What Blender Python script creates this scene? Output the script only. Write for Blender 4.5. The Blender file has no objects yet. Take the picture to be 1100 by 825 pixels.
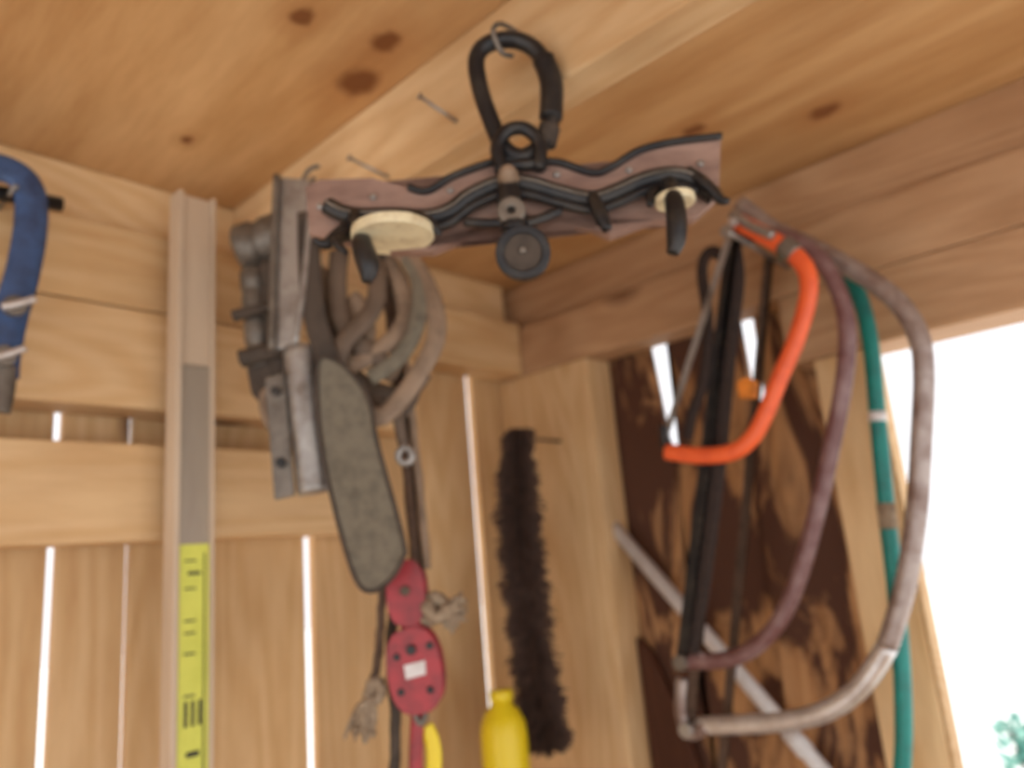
import bpy, bmesh, math, random
from mathutils import Matrix, Vector
random.seed(7)
COL=bpy.context.scene.collection
ZU=Vector((0,0,1))
# ------------------------------------------------------------------ materials
def newmat(name):
    m=bpy.data.materials.new(name); m.use_nodes=True
    nt=m.node_tree; b=nt.nodes['Principled BSDF']
    return m,nt,b
def N(nt,t,**k):
    n=nt.nodes.new(t)
    for a,v in k.items():
        if a.startswith('_'): setattr(n,a[1:],v)
        else: n.inputs[a.replace('__',' ')].default_value=v
    return n
def ramp(nt,stops):
    r=nt.nodes.new('ShaderNodeValToRGB'); e=r.color_ramp.elements
    while len(e)<len(stops): e.new(.5)
    for i,(p,c) in enumerate(stops):
        e[i].position=p; e[i].color=(c[0],c[1],c[2],1)
    return r
def mixc(nt,fac,a,b,mode='MIX'):
    m=nt.nodes.new('ShaderNodeMix'); m.data_type='RGBA'; m.blend_type=mode
    for s,v in ((0,fac),(6,a),(7,b)):
        if hasattr(v,'is_linked') or hasattr(v,'links'): nt.links.new(v,m.inputs[s])
        elif s==0: m.inputs[0].default_value=v
        else: m.inputs[s].default_value=(v[0],v[1],v[2],1)
    return m.outputs[2]
def wood(name,light,mid,dark,axis=2,knots=.10,rough=.65,knot_list=None,ring=9,kscale=2.6,patch=None,bscale=5,grain=.28):
    m,nt,b=newmat(name); L=nt.links.new
    tc=N(nt,'ShaderNodeTexCoord'); geo=N(nt,'ShaderNodeNewGeometry')
    rv=N(nt,'ShaderNodeVectorMath',_operation='SCALE'); rv.inputs[0].default_value=(7.3,5.1,3.7)
    L(geo.outputs['Random Per Island'],rv.inputs['Scale'])
    ad=N(nt,'ShaderNodeVectorMath',_operation='ADD'); L(tc.outputs['Object'],ad.inputs[0]); L(rv.outputs[0],ad.inputs[1])
    sc=[1,1,1]; sc[axis]=.13
    mp=N(nt,'ShaderNodeMapping'); mp.inputs['Scale'].default_value=sc; L(ad.outputs[0],mp.inputs['Vector'])
    big=N(nt,'ShaderNodeTexNoise',Scale=bscale,Detail=2,Roughness=.5); L(mp.outputs[0],big.inputs['Vector'])
    mul=N(nt,'ShaderNodeMath',_operation='MULTIPLY'); L(big.outputs['Fac'],mul.inputs[0]); mul.inputs[1].default_value=ring*6.28*2
    sn=N(nt,'ShaderNodeMath',_operation='SINE'); L(mul.outputs[0],sn.inputs[0])
    rr=N(nt,'ShaderNodeMapRange'); L(sn.outputs[0],rr.inputs[0]); rr.inputs[1].default_value=-1
    fine=N(nt,'ShaderNodeTexNoise',Scale=70,Detail=5,Roughness=.65); L(mp.outputs[0],fine.inputs['Vector'])
    c1=mixc(nt,rr.outputs[0],mid,light)
    r2=ramp(nt,[(.3,dark),(.62,light)]); L(fine.outputs['Fac'],r2.inputs[0])
    c2=mixc(nt,grain,c1,r2.outputs[0])
    lo=N(nt,'ShaderNodeTexNoise',Scale=2.2,Detail=2); L(ad.outputs[0],lo.inputs['Vector'])
    lr=ramp(nt,[(.3,(.76,.70,.64)),(.7,(1.06,1.04,1.0))]); L(lo.outputs['Fac'],lr.inputs[0])
    c3=mixc(nt,1.0,c2,lr.outputs[0],'MULTIPLY')
    isl=ramp(nt,[(0,(.86,.81,.74)),(1,(1.06,1.05,1.04))]); L(geo.outputs['Random Per Island'],isl.inputs[0])
    c3=mixc(nt,1.0,c3,isl.outputs[0],'MULTIPLY')
    if knots>0:
        ks=[kscale*1.6]*3; ks[axis]=kscale
        mk=N(nt,'ShaderNodeMapping'); mk.inputs['Scale'].default_value=ks; L(ad.outputs[0],mk.inputs['Vector'])
        vo=N(nt,'ShaderNodeTexVoronoi',Scale=1,Randomness=1); L(mk.outputs[0],vo.inputs['Vector'])
        kr=ramp(nt,[(knots*.45,(1,1,1)),(knots*1.2,(0,0,0))]); L(vo.outputs['Distance'],kr.inputs[0])
        c3=mixc(nt,kr.outputs[0],c3,(.13,.045,.015))
    if knot_list:
        for (kx,ky,kr_) in knot_list:
            vm=N(nt,'ShaderNodeVectorMath',_operation='SUBTRACT'); L(tc.outputs['Object'],vm.inputs[0]); vm.inputs[1].default_value=(kx,ky,0)
            vs=N(nt,'ShaderNodeVectorMath',_operation='MULTIPLY'); L(vm.outputs[0],vs.inputs[0]); vs.inputs[1].default_value=(1,.75,0)
            wn=N(nt,'ShaderNodeTexNoise',Scale=60,Detail=2); L(tc.outputs['Object'],wn.inputs['Vector'])
            le=N(nt,'ShaderNodeVectorMath',_operation='LENGTH'); L(vs.outputs[0],le.inputs[0])
            wa=N(nt,'ShaderNodeMath',_operation='MULTIPLY_ADD'); L(wn.outputs['Fac'],wa.inputs[0]); wa.inputs[1].default_value=.012; L(le.outputs['Value'],wa.inputs[2])
            mr=N(nt,'ShaderNodeMapRange'); L(wa.outputs[0],mr.inputs[0]); mr.inputs[1].default_value=kr_*1.6+.006; mr.inputs[2].default_value=kr_*.8+.006
            c3=mixc(nt,mr.outputs[0],c3,(.08,.022,.012))
            mr2=N(nt,'ShaderNodeMapRange'); L(wa.outputs[0],mr2.inputs[0]); mr2.inputs[1].default_value=kr_*4.5+.006; mr2.inputs[2].default_value=kr_+.006; mr2.inputs[4].default_value=.45
            c3=mixc(nt,mr2.outputs[0],c3,(.42,.18,.06))
    if patch:
        sp=[1,1,1]; sp[axis]=.34
        mp2=N(nt,'ShaderNodeMapping'); mp2.inputs['Scale'].default_value=sp; L(tc.outputs['Object'],mp2.inputs['Vector'])
        pn=N(nt,'ShaderNodeTexNoise',Scale=patch[1],Detail=5,Roughness=.6,Distortion=1.1); L(mp2.outputs[0],pn.inputs['Vector'])
        pr=ramp(nt,[(patch[2]-.07,(0,0,0)),(patch[2]-.01,(.5,.5,.5)),(patch[2]+.03,(1,1,1))]); L(pn.outputs['Fac'],pr.inputs[0])
        c3=mixc(nt,pr.outputs[0],c3,patch[0])
    L(c3,b.inputs['Base Color']); b.inputs['Roughness'].default_value=rough
    b.inputs['Specular IOR Level'].default_value=.25
    bp=N(nt,'ShaderNodeBump',Strength=.15,Distance=.002); L(fine.outputs['Fac'],bp.inputs['Height']); L(bp.outputs[0],b.inputs['Normal'])
    return m
def paint(name,c,c2=None,rough=.45,metal=0,scale=30,amt=.55,bump=.1,stretch=None):
    m,nt,b=newmat(name); L=nt.links.new
    if c2 is None: c2=tuple(x*.45 for x in c)
    tc=N(nt,'ShaderNodeTexCoord'); mp=N(nt,'ShaderNodeMapping'); L(tc.outputs['Object'],mp.inputs[0])
    if stretch: mp.inputs['Scale'].default_value=stretch
    no=N(nt,'ShaderNodeTexNoise',Scale=scale,Detail=5,Roughness=.65); L(mp.outputs[0],no.inputs['Vector'])
    r=ramp(nt,[(amt-.12,c),(amt+.16,c2)]); L(no.outputs['Fac'],r.inputs[0]); L(r.outputs[0],b.inputs['Base Color'])
    b.inputs['Roughness'].default_value=rough; b.inputs['Metallic'].default_value=metal
    bp=N(nt,'ShaderNodeBump',Strength=bump,Distance=.002); L(no.outputs['Fac'],bp.inputs['Height']); L(bp.outputs[0],b.inputs['Normal'])
    return m
PL=(.85,.64,.39); PM=(.76,.53,.29); PD=(.52,.30,.14)
M_v =wood('pine_vertical',PL,PM,PD,2,.10)
M_x =wood('pine_along_x',PL,PM,PD,0,.13)
M_y =wood('pine_along_y',(.82,.62,.38),(.71,.49,.27),(.50,.29,.13),1,.10)
M_plate=wood('pine_plate_weathered',(.64,.43,.27),(.54,.34,.20),(.33,.19,.10),1,.14)
M_ply=wood('plywood',(.76,.51,.27),(.61,.37,.17),(.42,.21,.08),1,0,knot_list=[(.519,.69,.018),(.499,.608,.012),(.404,.634,.009),(1.08,.318,.014),(.968,.471,.011),(.413,.946,.006),(.60,.36,.01),(.90,.70,.008)],ring=5,bscale=3.2)
M_live=wood('live_edge_pine',(.66,.40,.21),(.54,.30,.14),(.30,.13,.06),2,.10,patch=((.095,.040,.024),8.5,.49),kscale=4)
M_dkwood=wood('dark_bark_wood',(.12,.05,.03),(.09,.035,.02),(.05,.02,.012),2,0)
M_black=paint('black_iron',(.014,.014,.017),(.045,.04,.036),.38,.3)
M_steel=paint('worn_steel',(.40,.39,.38),(.18,.15,.13),.40,.7,25)
M_greyt=paint('scuffed_grey_tube',(.42,.36,.34),(.20,.13,.11),.38,.35,22,.5)
M_chrome=paint('bright_steel_tube',(.70,.69,.70),(.45,.40,.38),.30,.6,20)
M_purple=paint('faded_maroon_tube',(.15,.065,.065),(.30,.20,.20),.4,.1,18,.55)
M_orange=paint('orange_enamel',(.88,.14,.04),(.70,.09,.03),.38,0,30,.62)
M_orangeW=paint('orange_plastic',(.85,.27,.03),None,.5)
M_teal=paint('teal_enamel',(.0,.24,.21),(.01,.14,.13),.35,0,20)
M_blue=paint('blue_enamel',(.045,.095,.23),(.025,.045,.11),.42,.1,30)
M_white=paint('white_pvc',(.75,.73,.74),(.6,.57,.56),.4)
M_cream=paint('cream_wood_disc',(.76,.68,.46),(.5,.4,.25),.6,0,40,.6)
M_pink=paint('stained_board',(.34,.215,.17),(.20,.115,.09),.6,0,14,.5,stretch=(1,1,3))
M_leather=paint('tan_leather',(.29,.20,.135),(.13,.085,.055),.6,0,22)
M_leather2=paint('dark_leather',(.14,.095,.065),(.07,.045,.03),.6,0,22)
M_suede=paint('grey_suede',(.18,.155,.115),(.11,.095,.07),.85,0,60)
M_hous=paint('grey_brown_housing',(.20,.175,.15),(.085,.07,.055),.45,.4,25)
M_canvas=paint('dark_canvas',(.075,.055,.042),(.035,.026,.02),.8,0,40)
M_red=paint('red_enamel',(.38,.028,.038),(.16,.02,.025),.4,0,35)
M_rope=paint('hemp_rope',(.34,.26,.18),(.18,.12,.08),.9,0,90)
M_drope=paint('dark_rope',(.035,.02,.016),(.014,.009,.008),.85,0,90)
M_brist=paint('dark_bristle',(.10,.055,.04),(.035,.02,.015),.8,0,60)
M_brope=paint('brown_cord',(.12,.07,.045),(.05,.03,.02),.85,0,90)
M_yellow=paint('yellow_plastic',(.80,.62,.015),(.7,.5,.01),.35,0,20,.7)
M_ylabel=paint('yellow_label',(.74,.77,.13),(.64,.68,.10),.5,0,20)
M_lvtan=paint('tan_level_face',(.64,.51,.38),(.52,.40,.29),.5,0,12,stretch=(1,1,.2))
M_lvgrey=paint('grey_level_face',(.42,.36,.29),(.33,.27,.22),.4,.2,12,stretch=(1,1,.2))
M_ink=paint('black_ink',(.03,.03,.03),None,.6)
M_ground=paint('pale_gravel',(.76,.76,.75),(.66,.66,.65),.9,0,8)
M_floor=wood('floor_boards',(.72,.56,.38),(.62,.45,.28),(.42,.28,.16),0,.1)
M_leaf=paint('shrub_leaves',(.12,.40,.34),(.3,.55,.45),.6,0,9)
M_bark=paint('shrub_bark',(.1,.07,.05),None,.8)
# ------------------------------------------------------------------ mesh helpers
def link(name,bm,mat,smooth=False,parent=None,bevel=0):
    me=bpy.data.meshes.new(name); bmesh.ops.recalc_face_normals(bm,faces=bm.faces); bm.to_mesh(me); bm.free()
    ob=bpy.data.objects.new(name,me); COL.objects.link(ob)
    for mm in (mat if isinstance(mat,(list,tuple)) else [mat]): me.materials.append(mm)
    if smooth:
        for p in me.polygons: p.use_smooth=True
    if bevel:
        bv=ob.modifiers.new('bv','BEVEL'); bv.width=bevel; bv.segments=2; bv.limit_method='ANGLE'; bv.angle_limit=.7
    if parent: ob.parent=parent
    return ob
def group(name):
    e=bpy.data.objects.new(name,None); e.empty_display_size=.05; COL.objects.link(e); return e
def addbox(bm,x0,x1,y0,y1,z0,z1,mi=0):
    v=[bm.verts.new(p) for p in ((x0,y0,z0),(x1,y0,z0),(x1,y1,z0),(x0,y1,z0),(x0,y0,z1),(x1,y0,z1),(x1,y1,z1),(x0,y1,z1))]
    for f in ((0,3,2,1),(4,5,6,7),(0,1,5,4),(1,2,6,5),(2,3,7,6),(3,0,4,7)):
        bm.faces.new([v[i] for i in f]).material_index=mi
def boxes(name,bl,mat,bevel=.003,parent=None):
    bm=bmesh.new()
    for b in bl: addbox(bm,*b)
    return link(name,bm,mat,False,parent,bevel)
class Pl:
    def __init__(s,n,a,d=0): s.n=Vector(n).normalized(); s.a=Vector(a).normalized(); s.d=d
    def __call__(s,a,z,d=None): return s.a*a+s.n*(s.d if d is None else d)+ZU*z
nD=Vector((.74,.6726,0)).normalized()
def PD_(d): return Pl(nD,(nD.y,-nD.x,0),d)
def PX(d): return Pl((1,0,0),(0,1,0),d)
def PY(d): return Pl((0,1,0),(1,0,0),d)
def smooth_pts(P,k=6,closed=False):
    n=len(P); out=[]
    rng=range(n) if closed else range(n-1)
    for i in rng:
        if closed: p0,p1,p2,p3=P[(i-1)%n],P[i],P[(i+1)%n],P[(i+2)%n]
        else: p0,p1,p2,p3=P[max(i-1,0)],P[i],P[i+1],P[min(i+2,n-1)]
        for j in range(k):
            t=j/k
            out.append(tuple(.5*((2*b)+(-a+c)*t+(2*a-5*b+4*c-d)*t*t+(-a+3*b-3*c+d)*t**3) for a,b,c,d in zip(p0,p1,p2,p3)))
    if not closed: out.append(tuple(P[-1]))
    return out
def tube(name,pts,r,mat,parent=None,normal=None,rd=None,segs=12,k=6,closed=False,twist=None):
    """pts: 3-D points (optionally with 4th = radius factor). r in plane, rd along plane normal."""
    P=[tuple(p)+(1,) if len(p)==3 else tuple(p) for p in pts]
    S=smooth_pts(P,k,closed) if k>1 else P
    if rd is None: rd=r
    bm=bmesh.new(); rings=[]; n=len(S)
    for i,s in enumerate(S):
        p=Vector(s[:3]); f=s[3]
        a=Vector(S[(i-1)%n][:3]) if (i>0 or closed) else p
        b=Vector(S[(i+1)%n][:3]) if (i<n-1 or closed) else p
        t=(b-a).normalized()
        nn=Vector(normal) if normal is not None else (Vector((0,0,1)) if abs(t.z)<.9 else Vector((1,0,0)))
        side=nn.cross(t).normalized(); nn=t.cross(side).normalized()
        ring=[]
        for j in range(segs):
            an=2*math.pi*j/segs; bump=1
            if twist: bump=1+.16*math.cos(3*(an)+i*twist)
            ring.append(bm.verts.new(p+side*(math.cos(an)*r*f*bump)+nn*(math.sin(an)*rd*f*bump)))
        rings.append(ring)
    m=n if closed else n-1
    for i in range(m):
        A,B=rings[i],rings[(i+1)%n]
        for j in range(segs): bm.faces.new((A[j],A[(j+1)%segs],B[(j+1)%segs],B[j]))
    if not closed:
        bm.faces.new(rings[0]); bm.faces.new(rings[-1])
    return link(name,bm,mat,True,parent)
def ptube(name,pl,pts,r,mat,parent=None,d=None,**k):
    Q=[tuple(pl(p[0],p[1],p[2] if len(p)>2 and p[2] else d))+((p[3],) if len(p)>3 else (1,)) for p in pts]
    return tube(name,Q,r,mat,parent,normal=pl.n,**k)
def plate(name,pl,pts,d0,d1,mat,parent=None,bevel=.002,k=0,smooth=False):
    if k: pts=smooth_pts(pts,k,True)
    bm=bmesh.new()
    A=[bm.verts.new(pl(p[0],p[1],d0)) for p in pts]; B=[bm.verts.new(pl(p[0],p[1],d1)) for p in pts]
    n=len(pts); f1=bm.faces.new(A); f2=bm.faces.new(B[::-1])
    for i in range(n): bm.faces.new((A[i],B[i],B[(i+1)%n],A[(i+1)%n]))
    bmesh.ops.triangulate(bm,faces=[f1,f2])
    return link(name,bm,mat,smooth,parent,bevel)
def disc(name,c,axis,r,h,mat,parent=None,hole=0,segs=32,bevel=.0015):
    axis=Vector(axis).normalized(); q=axis.to_track_quat('Z','Y'); bm=bmesh.new()
    prof=[(hole,-h/2),(r,-h/2),(r,h/2),(hole,h/2)]
    rings=[]
    for (rr,z) in prof:
        rings.append([bm.verts.new(Vector(c)+q@Vector((rr*math.cos(2*math.pi*i/segs),rr*math.sin(2*math.pi*i/segs),z))) for i in range(segs)] if rr>0 else [bm.verts.new(Vector(c)+q@Vector((0,0,z)))])
    m=len(rings)
    for a in range(m if hole>0 else m-1):
        A,B=rings[a],rings[(a+1)%m]
        for i in range(segs):
            j=(i+1)%segs
            if len(A)==1: bm.faces.new((A[0],B[i],B[j]))
            elif len(B)==1: bm.faces.new((A[i],A[j],B[0]))
            else: bm.faces.new((A[i],A[j],B[j],B[i]))
    return link(name,bm,mat,False,parent,bevel)
def lathe(name,c,prof,mat,parent=None,segs=32,axis=(0,0,1)):
    q=Vector(axis).normalized().to_track_quat('Z','Y'); bm=bmesh.new(); R=[]
    for (r,z) in prof: R.append([bm.verts.new(Vector(c)+q@Vector((max(r,1e-4)*math.cos(2*math.pi*i/segs),max(r,1e-4)*math.sin(2*math.pi*i/segs),z))) for i in range(segs)])
    for a in range(len(R)-1):
        for i in range(segs): bm.faces.new((R[a][i],R[a][(i+1)%segs],R[a+1][(i+1)%segs],R[a+1][i]))
    bm.faces.new(R[0]); bm.faces.new(R[-1])
    return link(name,bm,mat,True,parent)
def blade(name,pl,p0,p1,w,d,mat,parent,side=1,tooth=.008):
    a=Vector(p0); b=Vector(p1); t=(b-a); L=t.length; t.normalize(); n=Vector((-t.y,t.x))*side
    pts=[a-n*w/2]
    k=int(L/tooth)
    back=[b-n*w/2]
    teeth=[]
    for i in range(k,-1,-1):
        q=a+t*(i*L/k); teeth.append(q+n*w*.5); 
        if i>0: teeth.append(q-t*(L/k*.5)+n*w*.25)
    return plate(name,pl,[tuple(p) for p in pts+back+teeth],d-.0008,d+.0008,mat,parent,bevel=0)
# ------------------------------------------------------------------ room shell
boxes('floor',[(-1.4,1.34,-1.3+i*.14,-1.165+i*.14,-.02,0) for i in range(18)],M_floor)
boxes('ceiling',[(-1.4,.583,-1.3,1.2,2.305,2.320),(.585,1.36,-1.3,1.2,2.305,2.320)],M_ply,.001)
g=[-1.4,-1.2,-1.0,-.8,-.6,-.42,-.22,-.03,.15,(.324,.335),(.4220,.4280),(.704,.7215),.838,.9525,(1.104,1.1225),1.30]
edges=[(q if isinstance(q,tuple) else (q-.0008,q+.0008)) for q in g]
boxes('wall_left',[(edges[i][1],edges[i+1][0],1.14,1.158,0,2.30) for i in range(len(g)-1)],M_v,.002)
boxes('wall_beam',[(-1.4,1.20,1.10,1.139,2.205,2.304),(-1.4,1.199,1.06,1.135,2.09,2.205),(-1.4,.90,1.062,1.135,1.947,2.088)],M_x)
boxes('wall_beam.001',[(-1.4,.80,1.06,1.138,1.768,1.897)],M_x)
boxes('wall_beam.002',[(-1.4,1.19,1.06,1.138,.75,.88)],M_x)
boxes('roof_rafter',[(.558,.607,-1.3,1.098,2.170,2.304)],M_y,.003)
def live(pts,d0,d1,bm,pl=PX(0)):
    A=[bm.verts.new(pl(p[0],p[1],d0)) for p in pts]; B=[bm.verts.new(pl(p[0],p[1],d1)) for p in pts]
    n=len(pts); f=[bm.faces.new(A),bm.faces.new(B[::-1])]
    for i in range(n): bm.faces.new((A[i],B[i],B[(i+1)%n],A[(i+1)%n]))
    bmesh.ops.triangulate(bm,faces=f)
bm=bmesh.new()
zt=2.30
# each live-edge board listed (Y,z) round its outline
live([(.793,2.12),(.776,1.905),(.770,1.89),(.79,1.5),(.77,1.1),(.78,0),(1.16,0),(1.16,zt),(.793,zt)],1.282,1.298,bm)
live([(.757,zt),(.758,2.10),(.750,1.98),(.765,1.895),(.80,1.80),(.81,1.5),(.80,0),(.58,0),(.56,.9),(.58,1.4),(.57,1.7),(.570,1.900),(.600,1.93),(.608,2.10),(.608,zt)],1.300,1.316,bm)
live([(.564,zt),(.564,2.10),(.568,1.93),(.60,1.90),(.61,1.7),(.62,1.4),(.60,.9),(.61,0),(.39,0),(.39,zt)],1.282,1.298,bm)
for (a,b_) in ((-.64,-.5),(-.80,-.642),(-.96,-.802),(-1.12,-.962),(-1.3,-1.122)):
    live([(a,0),(b_,0),(b_,zt),(a,zt)],1.282,1.302,bm)
for i in range(4): live([(-.5+.215*i,0),(-.286+.215*i,0),(-.286+.215*i,.95),(-.5+.215*i,.95)],1.282,1.302,bm)
link('wall_right',bm,M_live,False,None,.002)
boxes('top_plate',[(1.201,1.275,-1.3,1.138,2.088,2.195)],M_plate)
boxes('top_plate.001',[(1.225,1.30,-1.3,1.138,2.197,2.304)],M_plate)
boxes('wall_stud',[(1.201,1.279,.888,1.138,0,2.087)],M_v)
boxes('wall_stud.001',[(1.205,1.245,.358,.445,0,1.972)],M_v)
boxes('wall_stud.002',[(1.205,1.279,-.6,-.505,0,1.972)],M_v)
boxes('window_header',[(1.203,1.300,-.6,.485,1.974,2.087)],M_plate)
boxes('window_1',[(1.205,1.31,-.50,.350,.93,.955),(1.206,1.244,.353,.3572,.955,1.972),(1.206,1.298,-.504,-.500,.955,1.972)],M_y,.001)
# ------------------------------------------------------------------ outdoors
bm=bmesh.new(); addbox(bm,-20,30,-25,25,-.12,-.05); link('ground',bm,M_ground)
def shrub(name,c,R,n):
    bm=bmesh.new()
    for i in range(n):
        v=Vector((random.gauss(0,1),random.gauss(0,1),random.gauss(0,1))).normalized()*R*random.uniform(.35,1); v.z*=.9
        p=Vector(c)+v; d1=Vector((random.gauss(0,1),random.gauss(0,1),random.gauss(0,1))).normalized(); d2=d1.orthogonal().normalized(); s=.045
        q=[p-d1*s,p+d2*s*.45,p+d1*s,p-d2*s*.45]; bm.faces.new([bm.verts.new(x) for x in q])
    e=group(name); link('leaves',bm,M_leaf,False,e)
    for i in range(7):
        a=i*.9; tube('stem_%d'%i,[(c[0],c[1],-.05),(c[0]+.05*math.cos(a),c[1]+.05*math.sin(a),c[2]*.5),(c[0]+R*.6*math.cos(a),c[1]+R*.6*math.sin(a),c[2]+R*.4)],.01,M_bark,e,k=4,segs=6)
shrub('leafy_shrub',(4.0,.80,.74),.20,190)
# ------------------------------------------------------------------ hook rack
P=PD_(.685); e=group('coat_hook_rack')
top=[(-.186,2.072),(-.172,2.079),(-.121,2.076),(-.085,2.062),(-.067,2.056),(-.039,2.070),(.008,2.082),(.036,2.077),(.063,2.074),(.094,2.060),(.113,2.064),(.142,2.079),(.175,2.085),(.224,2.087)]
bot=[(.213,2.024),(.187,2.004),(.147,2.006),(.105,1.994),(.088,2.004),(.059,2.014),(.024,2.024),(-.013,2.020),(-.045,2.001),(-.066,1.994),(-.107,1.998),(-.151,2.012),(-.183,2.022)]
plate('board',P,top+bot,.678,.692,M_pink,e,.002)
ptube('top_rim',P,top[3:],.0038,M_black,e,d=.676,rd=.004)
band=[(-.163,2.046),(-.140,2.033),(-.095,2.028),(-.067,2.024),(-.045,2.029),(-.026,2.042),(.006,2.053),(.033,2.049),(.059,2.038),(.089,2.028),(.113,2.033),(.141,2.043),(.169,2.046),(.190,2.038),(.206,2.020)]
ptube('front_band',P,band,.0090,M_black,e,d=.669,rd=.008)
ptube('band_lip',P,[(a,z-.0125) for a,z in band[1:-1]],.0045,M_black,e,d=.666)
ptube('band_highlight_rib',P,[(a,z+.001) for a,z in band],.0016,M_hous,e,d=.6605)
disc('end_disc_a',P(-.099,2.003,.652),(0,0.0,1),.038,.010,M_cream,e)
disc('end_disc_b',P(.164,2.012,.652),(0,0,1),.0185,.008,M_cream,e)
ptube('disc_rim_a',P,[(-.139,2.008,.660),(-.099,2.013,.692),(-.058,2.008,.660)],.0035,M_black,e)
ptube('hook_a',P,[(-.136,2.030,.664,1),(-.128,2.005,.652,1.0),(-.124,1.985,.635,1.25),(-.119,1.965,.632,1.3),(-.121,1.950,.632,.6)],.0078,M_black,e,k=5)
ptube('claw_a',P,[(-.140,2.024,.668,1),(-.150,2.012,.66,1),(-.163,2.000,.655,.8),(-.172,2.004,.65,.4)],.0065,M_black,e)
ptube('claw_b',P,[(-.142,2.010,.66,1),(-.150,1.997,.645,.9),(-.140,1.983,.64,.5)],.0055,M_black,e)
ptube('claw_c',P,[(-.085,2.03,.668,1),(-.064,2.012,.655,1),(-.056,1.999,.655,.5)],.0055,M_black,e)
ptube('hook_b',P,[(.164,2.035,.664,1),(.160,2.008,.640,1.1),(.158,1.985,.632,1.2),(.155,1.965,.632,1.1),(.150,1.952,.632,.7)],.0080,M_black,e,k=5)
ptube('hook_b_arm',P,[(.184,2.048,.668,1),(.196,2.03,.66,1),(.207,2.010,.655,.8),(.212,2.006,.65,.5)],.006,M_black,e)
ptube('hook_b_claw',P,[(.150,2.03,.664,1),(.143,2.018,.655,1),(.140,2.008,.65,.5)],.0055,M_black,e)
ptube('peg_c',P,[(.090,2.028,.664,1),(.094,2.005,.654,1.1),(.098,1.988,.65,.7)],.0068,M_black,e)
lathe('hub_knob',P(.012,2.052,.660),[(.001,-.016),(.009,-.014),(.011,0),(.009,.012),(.004,.02)],M_leather,e,axis=(-nD.x,-nD.y,0))
ptube('hub_stem',P,[(.012,2.048,.660,1),(.012,2.02,.658,1.3),(.017,1.99,.655,1.3),(.019,1.975,.65,1)],.010,M_black,e)
disc('hub_wheel',P(.019,1.970,.645),(-nD.x,-nD.y,-.15),.0250,.013,M_black,e,.017)
disc('hub_face',P(.019,1.970,.645),(-nD.x,-nD.y,-.15),.018,.009,M_canvas,e)
disc('hub_bolt',P(.019,1.970,.639),(-nD.x,-nD.y,-.15),.003,.006,M_hous,e)
disc('hub_block',P(.012,2.012,.648),(-nD.x,-nD.y,0),.013,.014,M_hous,e,.004)
disc('hub_collar',P(.014,1.998,.650),(0,0,1),.013,.008,M_black,e)
ptube('strut_a',P,[(.010,2.005,.655),(-.010,2.008,.658),(-.032,2.014,.664)],.0045,M_black,e)
ptube('strut_b',P,[(.020,2.002,.655),(.038,2.008,.658),(.058,2.018,.664)],.0045,M_black,e)
for i,(a,z) in enumerate([(-.172,2.05),(-.12,2.055),(.13,2.060),(.20,2.06),(.06,2.062),(-.045,2.055)]): disc('screw_%d'%i,P(a,z,.6765),nD,.0035,.004,M_steel,e)
# carabiner + shackle + screw hook
e=group('carabiner'); 
cp=[(-.008,2.205),(.008,2.220),(.034,2.220),(.054,2.204),(.065,2.170),(.061,2.128),(.048,2.100),(.028,2.088),(.011,2.100),(.000,2.134),(-.008,2.172)]
ptube('ring',P,[(a,z-.003) for a,z in cp],.0088,M_black,e,d=.68,closed=True,k=6)
ptube('gate_sleeve',P,[(.059,2.192),(.0645,2.167),(.0625,2.142),(.060,2.125)],.0118,M_black,e,d=.68)
ptube('hinge',P,[(.058,2.115),(.052,2.097)],.0110,M_canvas,e,d=.68)
e=group('shackle')
ptube('bow',P,[(.008,2.064),(.004,2.09),(.016,2.108),(.034,2.108),(.046,2.09),(.042,2.064)],.0068,M_black,e,d=.668)
ptube('pin',P,[(.000,2.070),(.050,2.070)],.0058,M_black,e,d=.668,k=1)
e=group('screw_hook')
a0=P(.02,2.225,.68)
tube('hook_wire',[(.557,a0.y,2.24),(.545,a0.y,2.24),(a0.x,a0.y,2.238),(a0.x-.014,a0.y,2.222),(a0.x-.004,a0.y,2.203),(a0.x+.012,a0.y,2.206)],.0028,M_hous,e)
def nail(name,p0,p1,r=.002,e=None):
    if e is None: e=group(name)
    p0=Vector(p0); p1=Vector(p1); tube('nail_shank',[p0,p1],r,M_steel,e,k=1,segs=8); disc('nail_head',p1,p1-p0,r*2.4,.0018,M_steel,e,segs=16)
nail('nail',(.557,.558,2.198),(.519,.578,2.226)); nail('nail',(.557,.688,2.184),(.519,.717,2.211))
# ------------------------------------------------------------------ spirit level
e=group('spirit_level'); Y0=1.0
boxes('upper_face',[(.432,.474,Y0,Y0+.022,2.00,2.252)],M_lvtan,.001,e)
boxes('lower_face',[(.434,.476,Y0,Y0+.022,1.30,1.999)],M_lvgrey,.001,e)
boxes('rail_a',[(.426,.4335,Y0-.005,Y0+.027,1.30,2.256)],M_lvtan,.001,e)
boxes('rail_b',[(.4745,.480,Y0-.005,Y0+.027,1.30,2.256)],M_lvtan,.001,e)
boxes('label',[(.435,.474,Y0-.0015,Y0+.001,1.31,1.757)],M_ylabel,.0003,e)
boxes('print_marks',[(.467,.4682,Y0-.003,Y0-.001,1.33,1.745)]+[(.442,.456,Y0-.003,Y0-.001,z,z+.002) for z in (1.735,1.70,1.66,1.645,1.62,1.57)]+[(.443,.4465,Y0-.003,Y0-.001,1.535,1.565),(.452,.4555,Y0-.003,Y0-.001,1.535,1.565),(.461,.4645,Y0-.003,Y0-.001,1.535,1.565),(.446,.462,Y0-.003,Y0-.001,1.718,1.722),(.446,.462,Y0-.003,Y0-.001,1.50,1.506)],M_ink,0,e)
tube('hanging_nail',[(.453,1.059,2.19),(.453,1.028,2.195)],.003,M_steel,e,k=1)
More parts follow.
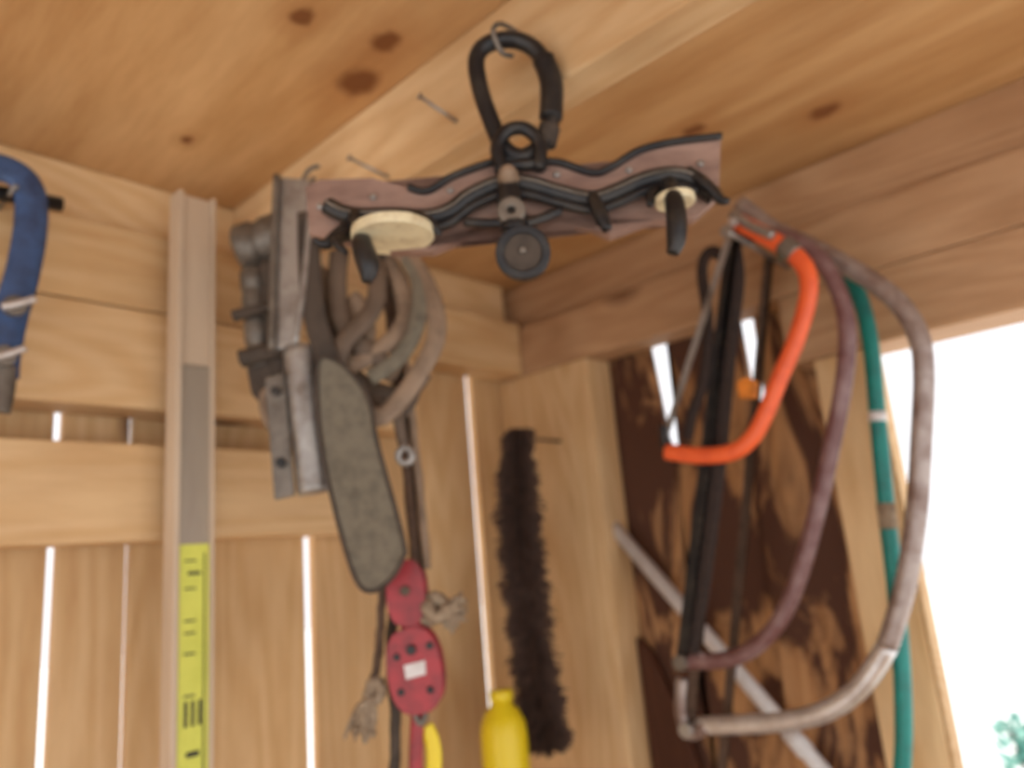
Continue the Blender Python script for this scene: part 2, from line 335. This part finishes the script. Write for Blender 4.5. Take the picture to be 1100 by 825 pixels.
# ------------------------------------------------------------------ blue clamp
P=PY(1.0); e=group('band_clamp')
ptube('strap',P,[(.185,2.190),(.200,2.213),(.225,2.215),(.243,2.197),(.247,2.15),(.242,2.09),(.232,2.03),(.227,1.98),(.227,1.955)],.0185,M_blue,e,d=1.0,rd=.005,k=6)
ptube('lower_jaw',P,[(.227,1.97),(.226,1.94),(.223,1.915)],.016,M_hous,e,d=1.0,rd=.007)
ptube('cross_bar',P,[(.05,2.18),(.285,2.198)],.0095,M_black,e,d=1.02,k=1)
for i,(a,z) in enumerate([(.233,2.040),(.226,1.978)]):
    disc('bolt_%d'%i,P(a,z,.990),(0,1,0),.012,.014,M_hous,e)
    ptube('wing_%d'%i,P,[(a-.014,z-.006),(a,z),(a+.018,z+.010)],.0045,M_chrome,e,d=.98)
tube('hanging_nail',[(.225,1.059,2.19),(.225,.985,2.19)],.003,M_steel,e,k=1)
# ------------------------------------------------------------------ saws on the right wall
P=PX(1.02); e=group('bow_saw')
of=[(.450,2.163),(.409,2.122),(.380,2.090),(.363,2.055),(.368,2.017),(.394,1.964),(.425,1.918),(.455,1.871),(.482,1.840),(.516,1.826),(.568,1.830),(.621,1.844)]
ptube('frame',P,of,.0128,M_orange,e,d=1.02,rd=.010)
blade('blade',P,(.462,2.150),(.622,1.862),.012,1.02,M_steel,e,-1)
ptube('tension_lever',P,[(.450,2.172),(.425,2.143),(.395,2.116)],.007,M_steel,e,d=1.006,rd=.006)
ptube('knee_bracket',P,[(.388,2.103),(.374,2.084)],.0145,M_hous,e,d=1.018,rd=.012)
ptube('blade_end_link',P,[(.618,1.84),(.622,1.862),(.620,1.885)],.007,M_black,e,d=1.02)
disc('rivet',P(.449,2.158,1.005),(1,0,0),.007,.01,M_chrome,e)
P=PX(1.06); e=group('bow_saw')
pf=[(.44,2.150),(.400,2.130),(.368,2.098),(.345,2.052),(.336,1.988),(.351,1.912),(.387,1.815),(.428,1.718),(.463,1.645),(.499,1.590),(.543,1.553),(.593,1.534),(.662,1.530)]
ptube('frame',P,pf,.0120,M_purple,e,d=1.06)
ptube('blade_sheath',P,[(.482,2.150),(.484,2.092),(.508,2.01),(.531,1.925),(.569,1.788),(.620,1.626),(.655,1.535)],.0145,M_drope,e,d=1.06,rd=.006)
blade('blade',P,(.478,2.150),(.664,1.525),.020,1.052,M_black,e,-1)
ptube('grip_loop',P,[(.495,2.13),(.515,2.145),(.533,2.12),(.536,2.04),(.556,1.95),(.585,1.90),(.600,1.86)],.0095,M_drope,e,d=1.05,rd=.006)
ptube('end_bracket',P,[(.44,2.15),(.482,2.15)],.009,M_black,e,d=1.06,k=1)
disc('wing_nut',P(.662,1.53,1.05),(1,0,0),.012,.014,M_hous,e)
plate('sheath_clip',P,[(.500,1.905),(.475,1.90),(.470,1.925),(.486,1.935),(.500,1.93)],1.04,1.05,M_orangeW,e,.002)
P=PX(1.10); e=group('bow_saw')
gf=[(.475,2.225),(.430,2.165),(.369,2.108),(.313,2.048),(.278,1.999),(.262,1.948),(.265,1.897),(.284,1.813),(.308,1.718),(.340,1.625),(.376,1.550),(.420,1.498),(.477,1.462),(.554,1.443),(.675,1.430)]
ptube('frame_upper',P,gf[:11],.0138,M_greyt,e,d=1.10)
ptube('frame_lower',P,gf[10:],.0138,M_chrome,e,d=1.10)
blade('blade',P,(.480,2.215),(.695,1.42),.020,1.10,M_brope,e,-1)
ptube('end_lever',P,[(.66,1.43),(.69,1.42),(.700,1.45),(.690,1.50)],.010,M_greyt,e,d=1.09,rd=.006)
disc('end_bolt',P(.690,1.425,1.085),(1,0,0),.012,.012,M_steel,e)
P=PX(1.14); e=group('bow_saw')
tf=[(.44,2.14),(.39,2.125),(.355,2.088),(.337,2.030),(.335,1.960),(.345,1.853),(.356,1.736),(.366,1.610),(.380,1.490),(.400,1.389),(.43,1.31),(.48,1.26),(.56,1.235),(.70,1.22)]
ptube('frame',P,tf,.0115,M_teal,e,d=1.14)
blade('blade',P,(.46,2.14),(.71,1.21),.016,1.14,M_brope,e,-1)
ptube('tape_a',P,[(.3440,1.863),(.3455,1.849)],.0125,M_white,e,d=1.14,k=1)
ptube('tape_b',P,[(.3565,1.735),(.3585,1.70)],.0125,M_rope,e,d=1.14,k=1)
nail('peg',(1.20,.456,2.135),(.99,.456,2.142),.004,e)
# white pipe, dark slab
P=PX(1.24); e=group('plastic_pipe')
ptube('tube',P,[(.906,1.761),(.480,1.258)],.0130,M_white,e,d=1.24,k=1)
ptube('collar',P,[(.6,1.40),(.575,1.370)],.0150,M_white,e,d=1.24,k=1)
plate('bark_slab',PX(0),[(.885,1.54),(.86,1.515),(.80,1.38),(.76,1.20),(.72,.9),(.70,0),(.85,0),(.87,.9),(.88,1.2)],1.255,1.275,M_dkwood,None,.003)
# ------------------------------------------------------------------ strap cluster
P=PD_(.95); e=group('power_tool')
def drum(nm,a0,a1,z0,z1,r,d,mat,ribs=5):
    p0=P(a0,z0,d); p1=P(a1,z1,d); L=(p1-p0).length; prof=[(.001,0),(r*.75,0),(r*.93,.004)]
    for i in range(ribs):
        x=L*(i+.5)/ribs; prof+= [(r,x-L/ribs*.3),(r,x+L/ribs*.25),(r*.9,x+L/ribs*.32),(r*.9,x+L/ribs*.42)]
    prof+=[(r*.85,L),(.001,L)]
    lathe(nm,p0,prof,mat,e,axis=p1-p0,segs=32)
drum('motor_housing',-.366,-.292,2.150,2.170,.036,.985,M_hous,2)
drum('barrel_a',-.342,-.331,2.120,1.965,.0185,.975,M_hous,4)
drum('barrel_b',-.315,-.301,2.125,1.945,.0170,.968,M_canvas,4)
ptube('keeper_a',P,[(-.360,2.045),(-.332,2.050),(-.296,2.056)],.008,M_canvas,e,d=.95)
ptube('keeper_b',P,[(-.350,1.985),(-.324,1.990),(-.289,1.996)],.012,M_canvas,e,d=.95)
plate('base_block',P,[(-.346,1.975),(-.290,1.985),(-.283,1.93),(-.32,1.915),(-.340,1.94)],.955,.985,M_canvas,e,.004)
ptube('trigger_guard',P,[(-.318,1.935),(-.288,1.94),(-.284,1.90),(-.312,1.893)],.006,M_leather,e,d=.945,closed=True,k=5)
e=group('metal_bracket')
plate('channel_web',P,[(-.290,2.226),(-.242,2.218),(-.256,2.08),(-.270,1.99),(-.300,1.985),(-.296,2.10)],.925,.929,M_steel,e,.001)
ptube('channel_edge_a',P,[(-.290,2.226),(-.296,2.10),(-.300,1.985)],.005,M_hous,e,d=.92)
ptube('channel_edge_b',P,[(-.242,2.218),(-.256,2.08),(-.270,1.99)],.004,M_steel,e,d=.92)
ptube('foot_tube',P,[(-.270,1.99),(-.266,1.92),(-.260,1.86),(-.255,1.802)],.021,M_steel,e,d=.935,rd=.016,k=5)
plate('foot_side',P,[(-.310,1.95),(-.286,1.955),(-.276,1.80),(-.300,1.796)],.922,.929,M_hous,e,.002)
for i,z in enumerate((1.93,1.84)): disc('bolt_%d'%i,P(-.295+.005*i,z,.918),nD,.006,.008,M_black,e)
ptube('hanger',P,[(-.264,2.21),(-.25,2.235),(-.235,2.24)],.003,M_hous,e,d=.93)
P=PD_(.93); e=group('leather_strap')
so=[(-.238,1.965),(-.210,1.955),(-.180,1.911),(-.170,1.851),(-.145,1.736),(-.147,1.714),(-.162,1.692),(-.184,1.680),(-.204,1.697),(-.226,1.782),(-.238,1.857),(-.242,1.916)]
plate('strap_body',P,so,.914,.920,M_suede,e,.0015,k=5)
ptube('edge_binding',P,so,.0026,M_canvas,e,d=.913,closed=True,k=5)
ptube('upper_strap',P,[(-.250,2.17),(-.250,2.09),(-.244,2.02),(-.226,1.95)],.015,M_canvas,e,d=.923,rd=.004)
P=PD_(.94); e=group('harness_straps')
for i,(pts,r,m) in enumerate([
 ([(-.150,2.12),(-.122,2.097),(-.097,2.045),(-.092,1.991),(-.115,1.944),(-.160,1.892),(-.190,1.896),(-.205,1.92)],.0125,M_leather),
 ([(-.160,2.11),(-.138,2.072),(-.133,2.02),(-.160,1.985),(-.200,1.963),(-.225,1.975)],.0115,M_leather),
 ([(-.250,2.10),(-.235,2.075),(-.199,2.014),(-.166,1.961),(-.150,1.945)],.0125,M_leather),
 ([(-.235,2.08),(-.236,2.03),(-.229,1.979),(-.185,1.935),(-.140,1.925),(-.115,1.95)],.0115,M_leather2),
 ([(-.185,2.12),(-.165,2.08),(-.172,2.03),(-.21,1.99),(-.225,1.95)],.0125,M_leather2),
 ([(-.215,2.12),(-.22,2.07),(-.215,2.02),(-.18,1.975),(-.16,1.97)],.013,M_leather2),
 ([(-.205,2.06),(-.19,2.04),(-.185,2.005),(-.20,1.98),(-.225,1.975)],.011,M_leather),
 ([(-.235,2.00),(-.215,1.955),(-.18,1.92),(-.15,1.90),(-.13,1.93)],.0115,M_leather2),
 ([(-.13,2.11),(-.11,2.06),(-.118,2.0),(-.145,1.96),(-.18,1.94)],.011,M_suede)]):
    ptube('strap_%d'%i,P,pts,r,m,e,d=.930+.012*(i%4),rd=.0038,k=7)
ptube('hanging_cord',P,[(-.19,2.17),(-.175,2.14),(-.16,2.10)],.008,M_canvas,e,d=.94)
ptube('snap_ring',P,[(-.150,1.843),(-.140,1.849),(-.133,1.840),(-.138,1.830),(-.148,1.832)],.0045,M_steel,e,d=.94,closed=True)
ptube('snap_strap',P,[(-.150,1.90),(-.146,1.87),(-.142,1.848)],.007,M_leather2,e,d=.94,rd=.003)
nail('peg',(.583,.80,2.169),(.560,.76,2.125),.003,e)
# ------------------------------------------------------------------ red rope hoist
P=PD_(.98); e=group('rope_pulley_hoist')
for i,(o,m) in enumerate(((-.007,M_brope),(.007,M_leather),(.001,M_brope))):
    ptube('fall_rope_%d'%i,P,[(-.175+o,2.168),(-.160+o,2.10),(-.152+o,2.02),(-.146+o,1.918),(-.140+o,1.807),(-.136+o,1.70)],.0058,m,e,d=.985+.008*(i==2),twist=.9,k=10,segs=9)
def cheek(nm,c,w,h,d,rot=0):
    pts=[]
    for i in range(24):
        an=2*math.pi*i/24; x=math.cos(an); y=math.sin(an)
        x=math.copysign(abs(x)**.7,x)*w; y=math.copysign(abs(y)**.85,y)*h
        pts.append((c[0]+x*math.cos(rot)-y*math.sin(rot),c[1]+x*math.sin(rot)+y*math.cos(rot)))
    plate(nm,P,pts,d-.002,d+.002,M_red,e,.001)
cheek('upper_cheek_a',(-.154,1.674),.024,.040,.966); cheek('upper_cheek_b',(-.154,1.674),.024,.040,.998)
disc('upper_sheave',P(-.154,1.674,.982),nD,.018,.022,M_canvas,e)
disc('upper_pin',P(-.154,1.676,.962),nD,.006,.008,M_leather2,e)
ptube('neck_link',P,[(-.154,1.655),(-.150,1.640),(-.150,1.622)],.0150,M_red,e,d=.98)
cheek('lower_cheek_a',(-.148,1.583),.033,.050,.964,.1); cheek('lower_cheek_b',(-.148,1.583),.033,.050,1.0,.1)
disc('lower_sheave',P(-.148,1.583,.982),nD,.026,.026,M_canvas,e)
disc('lower_pin',P(-.150,1.607,.960),nD,.006,.007,M_black,e)
plate('maker_plate',P,[(-.160,1.590),(-.134,1.594),(-.134,1.578),(-.158,1.574)],.960,.962,M_white,e,.0005)
for i,(a,z) in enumerate([(-.168,1.60),(-.128,1.61),(-.165,1.56),(-.130,1.56)]): disc('hole_%d'%i,P(a,z,.9615),nD,.0045,.003,M_black,e)
ptube('becket',P,[(-.148,1.542),(-.152,1.530),(-.146,1.520),(-.140,1.530),(-.146,1.542)],.0035,M_hous,e,d=.98)
def tuft(nm,c,n,l,dirs,mat=M_rope):
    for i in range(n):
        an=random.uniform(*dirs); ll=l*random.uniform(.6,1.1); b=random.uniform(-.35,.35)
        ptube('%s_%d'%(nm,i),P,[(c[0]+random.uniform(-.003,.003),c[1],.975,1),(c[0]+ll*.5*math.cos(an+b),c[1]+ll*.5*math.sin(an+b),.975+random.uniform(-.01,.01),1),(c[0]+ll*math.cos(an),c[1]+ll*math.sin(an),.975+random.uniform(-.015,.015),.5)],.0036,mat,e,k=4,segs=6)
ptube('knot_loop_a',P,[(-.140,1.655),(-.122,1.664),(-.110,1.655),(-.115,1.643),(-.13,1.640),(-.14,1.648)],.0085,M_rope,e,d=.975,twist=.9,closed=True,k=8,segs=9)
ptube('knot_loop_b',P,[(-.128,1.656,.965),(-.118,1.642,.96),(-.106,1.65,.968),(-.114,1.658,.985)],.0080,M_rope,e,twist=.9,closed=True,k=8,segs=9)
tuft('fray_a',(-.108,1.650),24,.028,(-1.6,.9))
ptube('tail_rope',P,[(-.180,1.70),(-.186,1.672),(-.190,1.63),(-.196,1.590),(-.205,1.565)],.0050,M_brope,e,d=.98,twist=.9,k=10,segs=9)
ptube('tail_knot',P,[(-.20,1.572),(-.192,1.565),(-.197,1.553),(-.208,1.556)],.0072,M_rope,e,d=.98,closed=True,twist=.9,k=8,segs=9)
tuft('fray_b',(-.203,1.555),24,.052,(-2.3,-1.5))
ptube('lead_rope_a',P,[(-.175,1.66),(-.182,1.60),(-.180,1.52),(-.186,1.44),(-.19,1.30)],.0065,M_canvas,e,d=1.0,twist=.9,k=10,segs=9)
ptube('lead_rope_b',P,[(-.150,1.53),(-.156,1.47),(-.158,1.40),(-.160,1.28)],.0085,M_red,e,d=.985,k=8,rd=.004)
ptube('yellow_sling',P,[(-.142,1.515),(-.134,1.49),(-.136,1.44),(-.138,1.28)],.0095,M_yellow,e,d=.99,k=8,rd=.003)
# ------------------------------------------------------------------ tall bristle brush hanging in the corner
P=PD_(1.42); e=group('bristle_brush')
core=[(.002,1.945),(-.008,1.88),(-.012,1.77),(-.010,1.65),(-.006,1.52),(.000,1.43),(.002,1.40)]
ptube('back_bar',P,[(a,z,1.44,(.55,.9,1,1,1,1,.8)[i]) for i,(a,z) in enumerate(core)],.026,M_brist,e,rd=.018,twist=1.1,k=16,segs=15)
cs=smooth_pts(core,34)
bm=bmesh.new()
for (a,z) in cs:
    f=min(1,.6+(1.95-z)*3.5,(z-1.37)/.06+.3)
    for j in range(26):
        an=random.uniform(0,math.pi*2); L=random.uniform(.036,.053)*f*(1+.10*math.sin(z*95))
        dv=P.a*math.cos(an)+P.n*(math.sin(an)*.8)+ZU*random.uniform(-.8,-.15)
        dv.normalize(); p=P(a,z+random.uniform(-.003,.003),1.435); q=dv.orthogonal().normalized()*.0020; r=dv.cross(q)
        b0=p+dv*.012; tp=p+dv*L
        vs=[bm.verts.new(b0+q),bm.verts.new(b0-q*.5+r*.9),bm.verts.new(b0-q*.5-r*.9),bm.verts.new(tp+q*.6),bm.verts.new(tp-q*.3+r*.5),bm.verts.new(tp-q*.3-r*.5)]
        for t in ((0,1,4,3),(1,2,5,4),(2,0,3,5),(3,4,5)): bm.faces.new([vs[i] for i in t])
link('bristles',bm,M_brist,False,e)
tube('nail',[P(.002,1.93,1.44),P(.012,1.935,1.50),(1.20,.975,1.93)],.003,M_hous,e,k=1)
# ------------------------------------------------------------------ yellow bottle + shelf
P=PD_(1.36); c=P(-.066,1.25)
e=group('oil_bottle')
lathe('body',c,[(.030,0),(.036,.004),(.039,.02),(.039,.17),(.037,.19),(.028,.210),(.019,.218),(.018,.226)],M_yellow,e)
lathe('cap',c+Vector((0,0,.226)),[(.0185,0),(.020,.002),(.020,.014),(.018,.017)],M_yellow,e)
lathe('label_band',c+Vector((0,0,.05)),[(.0392,0),(.0396,.002),(.0396,.055),(.0392,.057)],M_ink,e)
boxes('wall_shelf',[(.84,1.195,.87,1.055,1.228,1.249)],M_x)
# ------------------------------------------------------------------ camera
cd=bpy.data.cameras.new('camera'); co=bpy.data.objects.new('camera',cd); COL.objects.link(co)
Xc=Vector((.686,-.723,-.0843)).normalized(); Bc=-Vector((.7195,.656,.226)); Bc=(Bc-Xc*Bc.dot(Xc)).normalized(); Uc=Bc.cross(Xc)
M=Matrix((Xc,Uc,Bc)).transposed().to_4x4(); M.translation=Vector((0,0,1.7)); co.matrix_world=M
cd.sensor_width=36; cd.lens=818/1100*36; cd.clip_start=.01
cd.dof.use_dof=True; cd.dof.focus_distance=.40; cd.dof.aperture_fstop=4.6
bpy.context.scene.camera=co
# ------------------------------------------------------------------ light
w=bpy.data.worlds.new('sky'); bpy.context.scene.world=w; w.use_nodes=True
bg=w.node_tree.nodes['Background']; bg.inputs[0].default_value=(.97,.97,1,1); bg.inputs[1].default_value=1.45
sd=bpy.data.lights.new('sun','SUN'); sd.energy=5; sd.angle=.02; sd.color=(1,.95,.87)
so_=bpy.data.objects.new('sun',sd); COL.objects.link(so_); so_.location=(4,3,6)
so_.rotation_euler=Vector((.50,.30,.82)).to_track_quat('Z','Y').to_euler()
bpy.context.scene.view_settings.view_transform='Standard'
